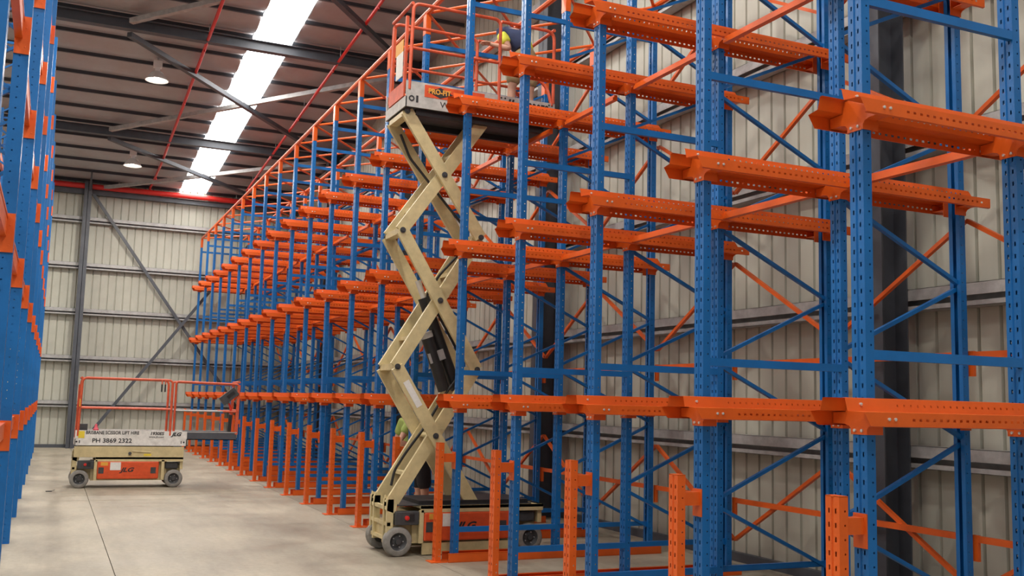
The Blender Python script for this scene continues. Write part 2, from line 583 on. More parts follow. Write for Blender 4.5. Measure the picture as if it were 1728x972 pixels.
UPR = upright_mesh('upright', 6.50, 'blue')
CAP = MB().box(-0.034, 0.034, -0.056, 0.056, 6.40, 6.664).mesh('cap', 'orange')
FOOT = MB().box(-0.045, 0.045, -0.07, 0.07, 0, 0.008).mesh('base_plate', 'blue')
STR = {}
def channel_x(x0, x1, y_, z, h, b, t=0.004):
    mb = MB()
    mb.box(x0, x1, y_ - b / 2, y_ - b / 2 + t, z - h / 2, z + h / 2)
    mb.box(x0, x1, y_ - b / 2, y_ + b / 2, z + h / 2 - t, z + h / 2)
    mb.box(x0, x1, y_ - b / 2, y_ + b / 2, z - h / 2, z - h / 2 + t)
    return mb
STRUT = channel_x(0.0, X1 - X0 - 0.0, -0.035, 0, 0.055, 0.034).mesh('strut', 'blue')
STRUT2 = channel_x(0.0, X2 - X1 - 0.0, 0.0, 0, 0.05, 0.03).mesh('strut', 'blue')
BR = {}
n1 = [0.90, 2.13, 3.35, 4.57, 5.80]
n2 = [0.30, 1.51, 2.74, 3.96, 5.19, 6.38]
braces = []
for i, z in enumerate(n1):
    braces.append(((X1, z), (X2, n2[i])))
    braces.append(((X1, z), (X2, n2[i + 1])))
BRU = MB().bar((0, 0, 0.03), (X2 - X1, 0, 0.61 - 0.02), 0.03, 0.038, (0, 1, 0)).mesh('diagonal_brace', 'blue')
BRD = MB().bar((0, 0, -0.03), (X2 - X1, 0, -0.60), 0.03, 0.038, (0, 1, 0)).mesh('diagonal_brace', 'blue')

def bay(k):
    if k == 4: return 'in the bay of the raised lift'
    if k < 4: return '%s bay from raised lift, away from far wall' % ORD[3 - k]
    if k <= 10: return '%s bay from raised lift toward far wall' % ORD[k - 5]
    return '%s bay from the far wall' % ORD[NF - 2 - k]
def where(k):
    if k == 4: return 'beside the raised lift, side away from far wall'
    if k == 5: return 'beside the raised lift, far wall side'
    if k < 4: return '%s past the raised lift, away from far wall' % ORD[4 - k]
    if k <= 10: return '%s past the raised lift toward far wall' % ORD[k - 5]
    return '%s one from the far wall' % ORD[NF - 1 - k]
for k in range(NF):
    yk = Y0 + k * P
    lab, grp = 'blue drive-in rack frame, ' + where(k), 'drive-in rack frames in the long row'
    f = thing('rack_frame', lab, 'rack frame', (X0, yk, 0), grp)
    for j, xx in enumerate((X0, X1, X2)):
        put('upright', UPR, f, (xx - X0, 0, 0), rz=math.pi if j == 2 else 0)
        c = put('cap', CAP, f, (xx - X0, 0, 0))
        put('base_plate', FOOT, f, (xx - X0, 0, 0))
    for z in (0.34, 2.035, 4.075, 6.26):
        put('strut', STRUT, f, (0, 0, z))
    for z in (0.34, 6.26):
        put('strut', STRUT2, f, (X1 - X0, 0, z))
    for i, z in enumerate(n1):
        put('diagonal_brace', BRD, f, (X1 - X0, -0.01, z))
        put('diagonal_brace', BRU, f, (X1 - X0, 0.012, z))

# rails -----------------------------------------------------------
RX0, RX1 = 3.885, 6.70
def rail_mesh(sgn):
    # profile in (y, z) from guide flange down to lip; x start offset per profile line
    L = RX1 - RX0
    lines = [(0.066, 0.200, 0.0, L - 0.10), (0.086, 0.198, 0.0, L - 0.10), (0.105, 0.128, 0.0, L - 0.06),
             (0.208, 0.124, 0.02, L), (0.208, 0.050, 0.065, L)]
    mb = MB()
    def pt(u, v, t):       # u along 0..1, between line pair
        return None
    def strip(a, b, holes=None):
        ya, za, sa, ea = a
        yb, zb, sb, eb = b
        if not holes:
            mb.quad((sa, sgn * ya, za), (ea, sgn * ya, za), (eb, sgn * yb, zb), (sb, sgn * yb, zb))
            return
        w0, w1, hl, pitch, xs0, xs1 = holes
        def lerp(t):
            return ya + (yb - ya) * t, za + (zb - za) * t
        xsx = []
        x = xs0
        while x < xs1:
            xsx.append((x, x + hl))
            x += pitch
        cuts = []
        for h0, h1 in xsx:
            cuts += [h0, h1]
        ts = [0, w0, w1, 1]
        for ti in range(3):
            y1, z1 = lerp(ts[ti])
            y2, z2 = lerp(ts[ti + 1])
            s1 = sa + (sb - sa) * ts[ti]
            s2 = sa + (sb - sa) * ts[ti + 1]
            e1 = ea + (eb - ea) * ts[ti]
            e2 = ea + (eb - ea) * ts[ti + 1]
            full = [None] + cuts + [None]
            if ti != 1:
                mb.quad((s1, sgn * y1, z1), (e1, sgn * y1, z1), (e2, sgn * y2, z2), (s2, sgn * y2, z2))
            else:
                for i in range(0, len(full) - 1, 2):
                    a1 = s1 if full[i] is None else full[i]
                    a2 = s2 if full[i] is None else full[i]
                    b1 = e1 if full[i + 1] is None else full[i + 1]
                    b2 = e2 if full[i + 1] is None else full[i + 1]
                    mb.quad((a1, sgn * y1, z1), (b1, sgn * y1, z1), (b2, sgn * y2, z2), (a2, sgn * y2, z2))
    strip(lines[0], lines[1])
    strip(lines[1], lines[2], (0.42, 0.60, 0.012, 0.05, 0.36, L - 0.16))
    strip(lines[2], lines[3])
    strip(lines[3], lines[4], (0.42, 0.60, 0.020, 0.05, 0.36, L - 0.10))
    # little return at the bottom of the lip
    mb.quad((0.065, sgn * 0.208, 0.05), (L, sgn * 0.208, 0.05), (L, sgn * 0.190, 0.046), (0.065, sgn * 0.190, 0.046))
    return mb.mesh('rail', 'orange', fix=False)
RAILN, RAILF = rail_mesh(-1), rail_mesh(1)
half = [(0.052, 0.0), (0.056, 0.022), (0.075, 0.046), (0.11, 0.056), (0.200, 0.058), (0.200, 0.119), (0.101, 0.122), (0.082, 0.192)]
poly = half + [(-a, b) for a, b in reversed(half)]
def bracket_mesh():
    mb = MB()
    mb.prism_x(poly, -0.006, 0.0)
    for s in (-1, 1):
        mb.box(-0.006, 0.11, s * 0.058 - 0.003, s * 0.058 + 0.003, 0.0, 0.15)
        mb.box(0.0, 0.09, min(s * 0.06, s * 0.198), max(s * 0.06, s * 0.198), 0.058, 0.063)
        mb.box(-0.006, 0.08, min(s * 0.195, s * 0.201), max(s * 0.195, s * 0.201), 0.058, 0.119)
    return mb.mesh('bracket', 'orange')
BRK = bracket_mesh()
def bolts_mesh():
    mb = MB()
    for y_, z in ((-0.027, 0.022), (0.027, 0.022)):
        mb.lathe([(0.0, -0.012), (0.009, -0.010), (0.009, 0.0)], (-0.006, y_, z), 'x', 8)
    return mb.mesh('bolts', 'bolt')
BLT = bolts_mesh()
def rbolts_mesh():
    mb = MB()
    for x in (0.19, 0.235):
        mb.lathe([(0.0, -0.011), (0.009, -0.008), (0.009, 0.0)], (x, -0.208, 0.088), 'y', 8)
    mb.lathe([(0.0, -0.011), (0.009, -0.008), (0.009, 0.004)], (0.10, -0.097, 0.165), 'y', 8)
    return mb.mesh('bolts', 'bolt')
RBLT = rbolts_mesh()
LEVN = ('lowest', 'middle', 'upper')
for k in range(NF):
    yk = Y0 + k * P
    for l, zb in enumerate(ZB):
        lab = 'orange pallet rail pair, %s level, frame %s' % (LEVN[l], where(k))
        grp = 'pallet rails at the %s level' % LEVN[l]
        t = thing('pallet_rail', lab, 'pallet rail', (RX0, yk, zb), grp)
        a = put('rail', RAILN, t)
        put('rail', RAILF, t)
        xb0 = X0 - UD / 2 - 0.001 - RX0
        for j, xx in enumerate((X0, X1)):
            b = put('bracket', BRK, t, (xx - UD / 2 - 0.001 - RX0, 0, 0))
            if k < 12:
                tag(put('bolts', BLT, b), kind='stuff')
        put('bracket', BRK, t, (X2 + UD / 2 + 0.001 - RX0, 0, 0), rz=math.pi)
        if k < 10:
            tag(put('bolts', RBLT, a), kind='stuff')

# floor channels ----------------------------------------------------
mb = MB()
mb.box(0, 2.68, -0.105, -0.098, 0, 0.095)
mb.box(0, 2.68, 0.098, 0.105, 0, 0.095)
mb.box(0, 2.68, -0.105, -0.075, 0.089, 0.095)
mb.box(0, 2.68, 0.075, 0.105, 0.089, 0.095)
mb.box(0, 2.68, -0.105, 0.105, 0.0, 0.006)
CHN = mb.mesh('floor_channel', 'orange')
POST = upright_mesh('post', 1.268, 'orange')
PBASE = MB().box(-0.09, 0.09, -0.09, 0.09, 0, 0.01).mesh('base_plate', 'orange')
ARM = MB().box(0.03, 0.162, -0.03, 0.03, 1.06, 1.15).mesh('spacer_arm', 'orange')
APL = MB().box(0.160, 0.168, -0.05, 0.05, 0.985, 1.17).mesh('end_plate', 'orange')
PTOP = MB().box(-0.031, 0.031, -0.0525, 0.0525, 1.262, 1.268).mesh('top_plate', 'orange')
for k in range(NF):
    yk = Y0 + k * P
    o = put('floor_channel', CHN, None, (4.0, yk, 0.009))
    o.location.z = 0.0
    tag(o, 'orange floor channel under rack frame ' + where(k), 'floor channel', 'floor channels under the rack frames')
    lab, grp = 'orange guard post, ' + where(k), 'guard posts along the aisle'
    g = thing('guard_post', lab, 'guard post', (3.90, yk, 0), grp)
    put('post', POST, g)
    put('top_plate', PTOP, g)
    put('base_plate', PBASE, g)
    put('spacer_arm', ARM, g)
    put('end_plate', APL, g)

# top bracing, tie beams, spine bracing -----------------------------------
LONG = MB().tube([(0, 0.002, 0), (0, P - 0.002, 0)], 0.034, 8).mesh('tie_tube', 'orange', True)
dx = X1 - X0
DG1 = MB().tube([(0.02, 0.03, 0), (dx - 0.02, P - 0.03, 0)], 0.02, 6).mesh('plan_brace', 'orange', True)
DG2 = MB().tube([(0.02, P - 0.03, 0), (dx - 0.02, 0.03, 0)], 0.02, 6).mesh('plan_brace', 'orange', True)
def tie_mesh():
    mb = MB()
    mb.box(-0.02, 0.02, 0.207, P - 0.207, -0.045, 0.015)
    mb.box(-0.035, -0.02, 0.207, P - 0.207, -0.045, -0.012)
    return mb.mesh('beam', 'orange')
TIE = tie_mesh()
TPL = MB().box(-0.03, 0.03, -0.004, 0.004, -0.16, 0.02).mesh('end_plate', 'orange')
HB = MB().box(-0.02, 0.02, 0.05, P - 0.05, -0.025, 0.025).mesh('beam', 'orange')
HPL = MB().box(-0.022, 0.004, -0.028, 0.028, -0.17, 0.03).mesh('end_plate', 'orange')
zz = [(0.35, 1.25), (3.28, 2.40), (4.06, 4.92), (6.35, 5.55)]
for k in range(NF - 1):
    yk = Y0 + k * P
    t = thing('top_bracing', 'orange tube bracing across rack tops, ' + bay(k), 'rack bracing', (X0, yk, 6.70), 'rack top bracing bays')
    for xx in (0, X1 - X0, X2 - X0):
        put('tie_tube', LONG, t, (xx, 0, 0))
    for xx in (0, X1 - X0):
        put('plan_brace', DG1, t, (xx, 0, 0))
        put('plan_brace', DG2, t, (xx, 0, 0))
    for l in (1, 2):
        zt = ZB[l] + (0.10 if l == 1 else 0.03)
        b = thing('tie_beam', 'orange tie beam, %s level, ' % LEVN[l] + bay(k), 'tie beam', (X1 - UD / 2 - 0.03, yk, zt), 'tie beams at the %s rail level' % LEVN[l])
        put('beam', TIE, b)
    s = thing('spine_bracing', 'orange zigzag rear bracing by side wall, ' + bay(k), 'rack bracing', (X2 + UD / 2 + 0.045, yk, 0), 'rear spine bracing bays')
    for z in (0.76, 2.19):
        h = put('beam', HB, s, (0, 0, z))
        for e in (0.055, P - 0.055):
            put('end_plate', HPL, s, (0, e, z))
    for zo, ze in zz:
        za, zb_ = (ze, zo) if k % 2 == 0 else (zo, ze)
        MB().bar((0.03, 0.012, za), (0.03, P - 0.012, zb_), 0.034, 0.040, (1, 0, 0)).build('diagonal_brace', 'orange', s)

# ================================================================ LEFT PALLET RACK
LX = -0.35
LPITCH = 2.6
LY = [7.7 + LPITCH * j for j in range(-1, 11)]
LY = [yy for yy in LY if yy < 33.7]
LUP = upright_mesh('upright', 7.6, 'blue', w_=0.11, d_=0.10)
LBR1 = MB().bar((-0.05, 0, 0), (-0.95, 0, 0.6), 0.026, 0.035, (0, 1, 0)).mesh('diagonal_brace', 'blue')
LBR2 = MB().bar((-0.95, 0, 0), (-0.05, 0, 0.6), 0.026, 0.035, (0, 1, 0)).mesh('diagonal_brace', 'blue')
LST = MB().box(-0.98, -0.02, -0.015, 0.015, -0.02, 0.02).mesh('strut', 'blue')
for j_, yy in enumerate(LY):
    f = thing('pallet_rack_frame', 'blue pallet rack frame across the aisle from guard posts, %s from far wall' % ORD[len(LY) - 1 - j_], 'rack frame', (LX, yy, 0), 'pallet rack frames across the aisle')
    put('upright', LUP, f, (0, 0, 0), rz=math.pi)
    put('upright', LUP, f, (-1.0, 0, 0))
    put('base_plate', FOOT, f, (0, 0, 0))
    put('base_plate', FOOT, f, (-1.0, 0, 0))
    for i in range(12):
        put('diagonal_brace', LBR1 if i % 2 == 0 else LBR2, f, (0, 0, 0.2 + 0.6 * i))
    for z in (0.2, 7.4):
        put('strut', LST, f, (0, 0, z))
BL = LPITCH
LBEAM = MB().box(-0.05, 0.0, 0.066, BL - 0.066, 0.0, 0.14).box(-0.05, 0.004, 0.066, BL - 0.066, 0.125, 0.145).mesh('beam', 'orange')
def lcon(y_):
    mb = MB().box(-0.05, 0.05, y_ - 0.004, y_ + 0.004, -0.11, 0.16)
    for z in (-0.06, 0.08):
        mb.lathe([(0.0, -0.006), (0.008, -0.005), (0.008, 0.0)], (0.02, y_, z), 'y', 8)
    return mb.mesh('connector', 'orange')
LCON, LCON2 = lcon(0.062), lcon(BL - 0.062)
lname = ('lowest', 'second', 'third', 'fourth', 'top')
for l, zb in enumerate((1.28, 2.76, 4.16, 5.42, 6.75)):
    for side in (0, 1):
        for j in range(len(LY) - 1):
            t = thing('pallet_beam', 'orange pallet beam, %s level %s, racking across aisle, %s bay from far wall' % (lname[l], 'front' if side == 0 else 'back', ORD[len(LY) - 2 - j]), 'pallet beam', (LX if side == 0 else LX - 1.0, LY[j], zb), 'pallet beams at the %s level %s' % (lname[l], 'front' if side == 0 else 'back'))
            put('beam', LBEAM, t)
            if side == 0:
                put('connector', LCON, t)
                put('connector', LCON2, t)

# ================================================================ SCISSOR LIFTS
def wheel(parent, c, side):
    # side -1: outer face towards -y
    R, Wd = 0.162, 0.11
    s = side
    w_ = MB().lathe([(0.095, s * 0.045), (0.10, s * 0.055), (0.142, s * 0.055), (0.156, s * 0.045), (R, s * 0.03), (R, -s * 0.035), (0.15, -s * 0.055), (0.09, -s * 0.055)], c, 'y', 32).build('wheel', 'rubber', parent, smooth=True)
    MB().lathe([(0.0, s * 0.05), (0.03, s * 0.05), (0.033, s * 0.02), (0.06, s * 0.015), (0.085, s * 0.035), (0.098, s * 0.05), (0.10, -s * 0.05), (0.0, -s * 0.05)], c, 'y', 24).build('hub', 'charcoal', w_, smooth=True)
    for i in range(5):
        a = i * 2 * math.pi / 5
        MB().lathe([(0, s * 0.03), (0.008, s * 0.03), (0.008, s * 0.0)], (c[0] + 0.062 * math.cos(a), c[1], c[2] + 0.062 * math.sin(a)), 'y', 6).build('wheel_nut', 'galv', w_)
    return w_

def bevel_box(name, material, parent, x0, x1, y0, y1, z0, z1, bv=0.012, seg=2):
    me = MB().box(x0, x1, y0, y1, z0, z1).mesh(name, material)
    bm = bmesh.new()
    bm.from_mesh(me)
    bmesh.ops.bevel(bm, geom=list(bm.edges), offset=bv, segments=seg, affect='EDGES', profile=0.5)
    bm.to_mesh(me)
    bm.free()
    return put(name, me, parent)

def rounded(pts, r=0.1, n=5):
    pts = [Vector(p) for p in pts]
    out = [pts[0]]
    for i in range(1, len(pts) - 1):
        a, b, c = pts[i - 1], pts[i], pts[i + 1]
        u = (a - b).normalized() * r
        v = (c - b).normalized() * r
        for k in range(n + 1):
            t = k / n
            out.append((b + u) * (1 - t) ** 2 + b * 2 * t * (1 - t) + (b + v) * t ** 2)
    out.append(pts[-1])
    return out

def scissor_lift(loc, label, raised):
    t = thing('scissor_lift', label, 'scissor lift', loc)
    W_ = 0.76
    # chassis
    ch = MB()
    for y_ in (0.0, W_ - 0.03):
        ch.box(0.37, 1.88, y_, y_ + 0.03, 0.475, 0.545)
        ch.box(0.35, 0.40, y_, y_ + 0.03, 0.14, 0.50)
        ch.box(1.50, 1.55, y_, y_ + 0.03, 0.14, 0.50)
    ch.box(0.37, 1.88, 0.0, W_, 0.515, 0.545)
    ch.box(0.30, 1.60, 0.10, W_ - 0.10, 0.13, 0.47)
    ch.box(1.55, 1.85, 0.16, W_ - 0.16, 0.16, 0.40)
    ch.box(0.02, 0.34, 0.16, W_ - 0.16, 0.16, 0.36)
    ch.box(1.83, 1.88, 0.04, W_ - 0.04, 0.33, 0.545)
    ch.build('chassis', 'cream', t)
    fr = MB()
    for y_ in (0.05, 0.17, W_ - 0.21, W_ - 0.09):
        fr.box(-0.015, 0.06, y_, y_ + 0.04, 0.14, 0.62)
        fr.prism_y([(-0.02, 0.50), (0.09, 0.46), (0.10, 0.60), (-0.0, 0.66)], y_, y_ + 0.04)
    for z in (0.17, 0.33, 0.50):
        fr.box(-0.01, 0.03, 0.05, W_ - 0.05, z, z + 0.04)
    fr.build('ladder_end', 'cream', t)
    for y_ in (0.035, W_ - 0.035):
        for x in (0.115, 1.725):
            wheel(t, (x, y_ + (0.02 if y_ < 0.3 else -0.02), 0.162), -1 if y_ < 0.3 else 1)
    for x in (0.115, 1.725):
        MB().tube([(x, 0.08, 0.162), (x, W_ - 0.08, 0.162)], 0.03, 8).build('axle', 'charcoal', t)
    # orange side doors
    for side, y_ in ((-1, -0.012), (1, W_ - 0.068)):
        d = bevel_box('side_door', 'lift_orange', t, 0.405, 1.455, y_, y_ + 0.08, 0.16, 0.474, 0.02, 3)
        yf = y_ - 0.001 if side < 0 else y_ + 0.081
        for hx in (0.47, 1.36):
            MB().box(hx - 0.045, hx + 0.045, min(yf, yf + side * 0.004), max(yf, yf + side * 0.004), 0.26, 0.37).build('latch_recess', 'charcoal', d)
        if side < 0:
            lettering('JLG', 0.105, 'ink', d, (0.80, yf - 0.001, 0.27), shear=0.35, sx=1.35, bold=0.004)
            MB().box(0.80, 1.30, yf - 0.003, yf, 0.225, 0.235).build('door_crease', 'lift_orange', d)
            MB().box(0.46, 0.58, yf - 0.002, yf, 0.40, 0.462).build('sticker', 'amber', d)
            MB().box(0.62, 0.80, yf - 0.002, yf, 0.32, 0.462).build('sticker', 'paper', d)
    # control box
    cb = bevel_box('ground_control_box', 'charcoal', t, 0.07, 0.345, 0.0, 0.10, 0.34, 0.49, 0.01)
    MB().lathe([(0, -0.03), (0.025, -0.025), (0.025, 0.0)], (0.20, 0.0, 0.42), 'y', 12).build('stop_button', 'red', cb)
    MB().box(0.235, 0.29, -0.004, 0.0, 0.38, 0.46).build('label', 'black', cb)
    bevel_box('hydraulic_tank', 'charcoal', t, 1.57, 1.80, 0.05, 0.14, 0.34, 0.46, 0.02)
    bevel_box('tray', 'charcoal', t, 0.10, 1.75, 0.05, W_ - 0.05, 0.545, 0.56, 0.004)
    # scissor arms
    if raised:
        pinz = [0.55, 2.09, 3.65, 5.05]
        xl, xr = 0.05, 1.02
    else:
        pinz = [0.575, 0.635, 0.695, 0.745]
        xl, xr = 0.06, 1.72
    AH = 0.145 if raised else 0.055
    AT = 0.045
    for i in range(3):
        za, zb = pinz[i], pinz[i + 1]
        for side in (0, 1):
            yo = 0.075 if side == 0 else W_ - 0.075 - AT
            yi = yo + (0.05 if side == 0 else -0.05)
            a = MB().bar((xl, yo + AT / 2, zb), (xr, yo + AT / 2, za), AT, AH, (0, 0, 1)).build('scissor_arm', 'cream', t)
            b = MB().bar((xl, yi + AT / 2, za), (xr, yi + AT / 2, zb), AT, AH, (0, 0, 1)).build('scissor_arm', 'cream', t)
            if raised:
                yp = yo - 0.012 if side == 0 else yo + AT + 0.012
                s = -1 if side == 0 else 1
                xm, zm = (xl + xr) / 2, (za + zb) / 2
                for px, pz in ((xm, zm), (xl + 0.0, zb), (xr, za)):
                    MB().lathe([(0.0, s * 0.010), (0.018, s * 0.010), (0.018, 0), (0.034, 0), (0.034, -s * 0.012)], (px, yp, pz), 'y', 14).build('pin', 'charcoal', a)
        if raised:
            for px, pz in ((xl + 0.02, za), (xr - 0.02, za)) if i else ():
                MB().box(px - 0.05, px + 0.05, 0.12, W_ - 0.12, pz - 0.035, pz + 0.035).build('cross_tube', 'cream', t)
            xm, zm = (xl + xr) / 2, (za + zb) / 2
            MB().tube([(xm, 0.09, zm), (xm, W_ - 0.09, zm)], 0.03, 10).build('cross_pin', 'cream', t, smooth=True)
            # plate between the rising pair of arms
            for f_ in (0.22, 0.72):
                qx, qz = xl + (xr - xl) * f_, za + (zb - za) * f_
                MB().box(qx - 0.04, qx + 0.04, 0.14, W_ - 0.14, qz - 0.02, qz + 0.02).build('arm_cross_plate', 'cream', t)
    if raised:
        MB().box(xl - 0.04, xl + 0.06, 0.12, W_ - 0.12, 5.00, 5.06).build('cross_tube', 'cream', t)
        # hydraulic cylinder
        cy = MB().tube([(0.44, 0.39, 2.92), (0.89, 0.39, 1.86)], 0.07, 14).build('hydraulic_cylinder', 'black', t, smooth=True)
        MB().tube([(0.36, 0.39, 3.12), (0.45, 0.39, 2.90)], 0.035, 12).build('piston_rod', 'bolt', cy, smooth=True)
        MB().tube([(0.47, 0.32, 2.47), (0.71, 0.32, 1.84)], 0.072, 14).build('pump_motor', 'black', t, smooth=True)
        MB().bar((0.50, 0.28, 2.20), (0.68, 0.28, 2.27), 0.03, 0.12, (0, 0, 1)).build('clamp_plate', 'galv', t)
        MB().tube([(0.455, 0.32, 2.51), (0.48, 0.32, 2.445)], 0.075, 14).build('motor_cap', 'greywhite', t, smooth=True)
        # hoses along the arms
        def hose(pts):
            MB().tube(rounded(pts, 0.05, 3), 0.016, 7).build('hose', 'black', t, smooth=True)
        hose([(0.10, 0.30, 0.75), (0.14, 0.32, 0.92), (0.26, 0.30, 1.12), (0.50, 0.28, 1.45), (0.66, 0.26, 1.74), (0.90, 0.28, 2.05)])
        hose([(0.86, 0.30, 2.30), (0.60, 0.34, 2.75), (0.46, 0.36, 2.95), (0.60, 0.30, 3.20), (0.95, 0.28, 3.60)])
        hose([(0.92, 0.36, 3.80), (0.55, 0.46, 4.25), (0.40, 0.52, 4.45), (0.26, 0.56, 4.62), (0.14, 0.58, 4.90)])
        for y_ in (0.02, W_ - 0.05):
            MB().box(0.40, 1.50, y_, y_ + 0.03, 0.012, 0.14).build('pothole_guard', 'cream', t)
        lb = MB()
        lb.quad((0.17, 0.0735, 1.905), (0.235, 0.0735, 1.80), (0.305, 0.0735, 1.69), (0.24, 0.0735, 1.795))
        q = MB().bar((0.155, 0.073, 1.93), (0.33, 0.073, 1.65), 0.002, 0.075, (0, 0, 1)).build('warning_label', 'paper', t)
        MB().box(0.35, 1.70, 0.05, W_ - 0.05, 0.56, 0.60).build('stack_bed', 'black', t)
    # platform
    zd = 5.085 if raised else 0.76
    TH = 0.305 if raised else 0.268
    pl = MB()
    pl.box(0, 1.92, 0.0, 0.012, zd, zd + TH)
    pl.box(0, 1.92, W_ - 0.012, W_, zd, zd + TH)
    pl.box(1.908, 1.92, 0.0, W_, zd, zd + 0.12)
    pl.box(-0.004, 0.012, 0.0, W_, zd, zd + 0.12)
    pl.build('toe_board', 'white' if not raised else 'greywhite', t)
    MB().box(0.01, 1.91, 0.012, W_ - 0.012, zd + 0.0, zd + 0.03).build('deck', 'charcoal', t)
    if raised:
        MB().box(0.15, 1.80, 0.06, 0.12, zd - 0.07, zd).box(0.15, 1.80, W_ - 0.12, W_ - 0.06, zd - 0.07, zd).build('deck_rail', 'black', t)
    zt = zd + TH
    # extension deck
    ex = 1.0 if not raised else 0.0
    tr = 0.021
    zr = zt + 0.94
    zm = zt + 0.40
    for side, y_ in ((0, 0.012), (1, W_ - 0.012)):
        xe = 1.615 if not raised else 1.17
        pts = rounded([(0.04, y_, zt - 0.10), (0.06, y_, zr), (xe, y_, zr), (xe, y_, zt - 0.08)], 0.09)
        MB().tube(pts, tr, 8).build('guard_rail', 'rail_red', t, smooth=True)
        MB().tube([(0.05, y_, zm), (xe, y_, zm)], tr * 0.9, 8).build('mid_rail', 'rail_red', t, smooth=True)
        if raised:
            pts = rounded([(xe + 0.01, y_, zr - 0.02), (1.90, y_, zr - 0.02), (1.90, y_, zt)], 0.12)
            MB().tube(pts, tr, 8).build('guard_rail', 'rail_red', t, smooth=True)
            MB().tube([(xe, y_, zm - 0.02), (1.90, y_, zm - 0.02)], tr * 0.9, 8).build('mid_rail', 'rail_red', t, smooth=True)
            MB().tube(rounded([(1.62, y_ + (0.05 if side == 0 else -0.05), zt + 0.35), (1.84, y_ + (0.05 if side == 0 else -0.05), zt + 0.22), (1.88, y_, zt - 0.03)], 0.1), tr, 8).build('corner_rail', 'rail_red', t, smooth=True)
        else:
            yy = y_ + (0.04 if side == 0 else -0.04)
            pts = rounded([(xe + 0.065, yy, zt - 0.06), (xe + 0.065, yy, zr - 0.02), (2.83, yy, zr - 0.04), (2.80, yy, zt - 0.06)], 0.06)
            MB().tube(pts, tr, 8).build('guard_rail', 'rail_red', t, smooth=True)
            MB().tube([(xe + 0.065, yy, zm - 0.02), (2.55, yy, zm - 0.02)], tr * 0.6, 8).build('rope_rail', 'galv', t, smooth=True)
            MB().tube([(2.55, yy, zm - 0.02), (2.82, yy, zm - 0.02)], tr * 0.9, 8).build('mid_rail', 'rail_red', t, smooth=True)
            MB().bar((2.82, yy, zt - 0.05), (2.83, yy, zr - 0.05), 0.05, 0.05, (1, 0, 0)).build('end_post', 'rail_red', t)
    # end gate
    for x, nm in ((0.05, 'gate_rail'),) + (((1.90, 'end_rail'),) if raised else ((2.83, 'end_rail'),)):
        MB().tube([(x, 0.012, zr), (x, W_ - 0.012, zr)], tr, 8).build(nm, 'rail_red', t, smooth=True)
        MB().tube([(x, 0.012, zm), (x, W_ - 0.012, zm)], tr, 8).build(nm, 'rail_red', t, smooth=True)
    gt = MB()
    gt.box(0.0, 0.02, 0.10, W_ - 0.10, zt - 0.16, zt + 0.02)
    gate = gt.build('gate', 'rail_red', t)
    for y_ in (0.14, W_ - 0.14):
        MB().bar((0.02, y_, zt - 0.1), (0.03, y_, zr - 0.12), 0.035, 0.035, (1, 0, 0)).build('gate_post', 'rail_red', gate)
    if raised:
        MB().box(0.000, 0.008, 0.18, 0.42, zt + 0.10, zt + 0.40).build('gate_sign', 'paper', gate)
        MB().box(0.000, 0.008, 0.18, 0.46, zt + 0.40, zt + 0.55).build('gate_sign', 'amber', gate)
        tb = t
        sgn_ = MB().box(0.225, 0.98, -0.003, -0.001, zd + 0.14, zd + TH - 0.02).build('sign_panel', 'lift_orange', t)
        MB().prism_y([(0.26, zd + 0.205), (0.42, zd + 0.275), (0.58, zd + 0.205), (0.42, zd + 0.145)], -0.005, -0.003).build('diamond', 'ink', sgn_)
        lettering('PRO-FIT', 0.085, 'amber', sgn_, (0.27, -0.006, zd + 0.172), sx=0.92, bold=0.003)
        lettering('WWW', 0.10, 'ink', t, (0.42, -0.002, zd + 0.02), sx=1.1)
        lettering('JLG', 0.16, 'ink', t, (1.27, -0.002, zd + 0.13), shear=0.2, sx=1.1, bold=0.004)
        lettering('1930ES', 0.15, 'ink', t, (1.50, -0.002, zd + 0.13), sx=0.75, bold=0.003)
        MB().lathe([(0.035, 0.0), (0.035, -0.004), (0.02, -0.004), (0.02, 0.0)], (0.07, 0.0, zd + 0.10), 'y', 14).build('lug_hole', 'ink', t)
        MB().box(0.125, 0.15, -0.004, 0.0, zd + 0.06, zd + 0.14).build('lug_hole', 'ink', t)
        for hx in (1.20, 1.25, 1.84, 1.88):
            MB().lathe([(0.0, -0.002), (0.012, -0.002), (0.012, 0)], (hx, 0, zd + TH - 0.03), 'y', 8).build('lug_hole', 'ink', t)
    else:
        # extension deck and its fittings
        e = MB()
        e.box(1.92, 2.82, 0.03, 0.045, zd + 0.11, zd + 0.25)
        e.box(1.92, 2.82, W_ - 0.045, W_ - 0.03, zd + 0.11, zd + 0.25)
        e.box(1.92, 2.82, 0.03, W_ - 0.03, zd + 0.11, zd + 0.125)
        e.build('extension_deck', 'dark_steel', t)
        for y_ in (0.028, W_ - 0.032):
            MB().box(1.92, 2.83, y_ - 0.004, y_ + 0.010, zd + 0.245, zd + 0.265).build('deck_edge', 'galv', t)
        c2 = MB().bar((2.52, 0.05, zr - 0.38), (2.78, 0.05, zr - 0.16), 0.10, 0.17, (0, 0, 1)).build('platform_control_box', 'charcoal', t)
        MB().bar((2.62, -0.004, zr - 0.29), (2.74, -0.004, zr - 0.19), 0.01, 0.06, (0, 0, 1)).build('handle', 'black', c2)
        MB().tube([(2.66, 0.06, zr - 0.40), (2.70, 0.06, zm + 0.02), (2.68, 0.06, zm - 0.05)], 0.02, 6).build('cable', 'red', t, smooth=True)
        MB().bar((2.70, 0.06, zm - 0.08), (2.69, 0.06, zt - 0.02), 0.05, 0.06, (1, 0, 0)).build('manual_box', 'black', t)
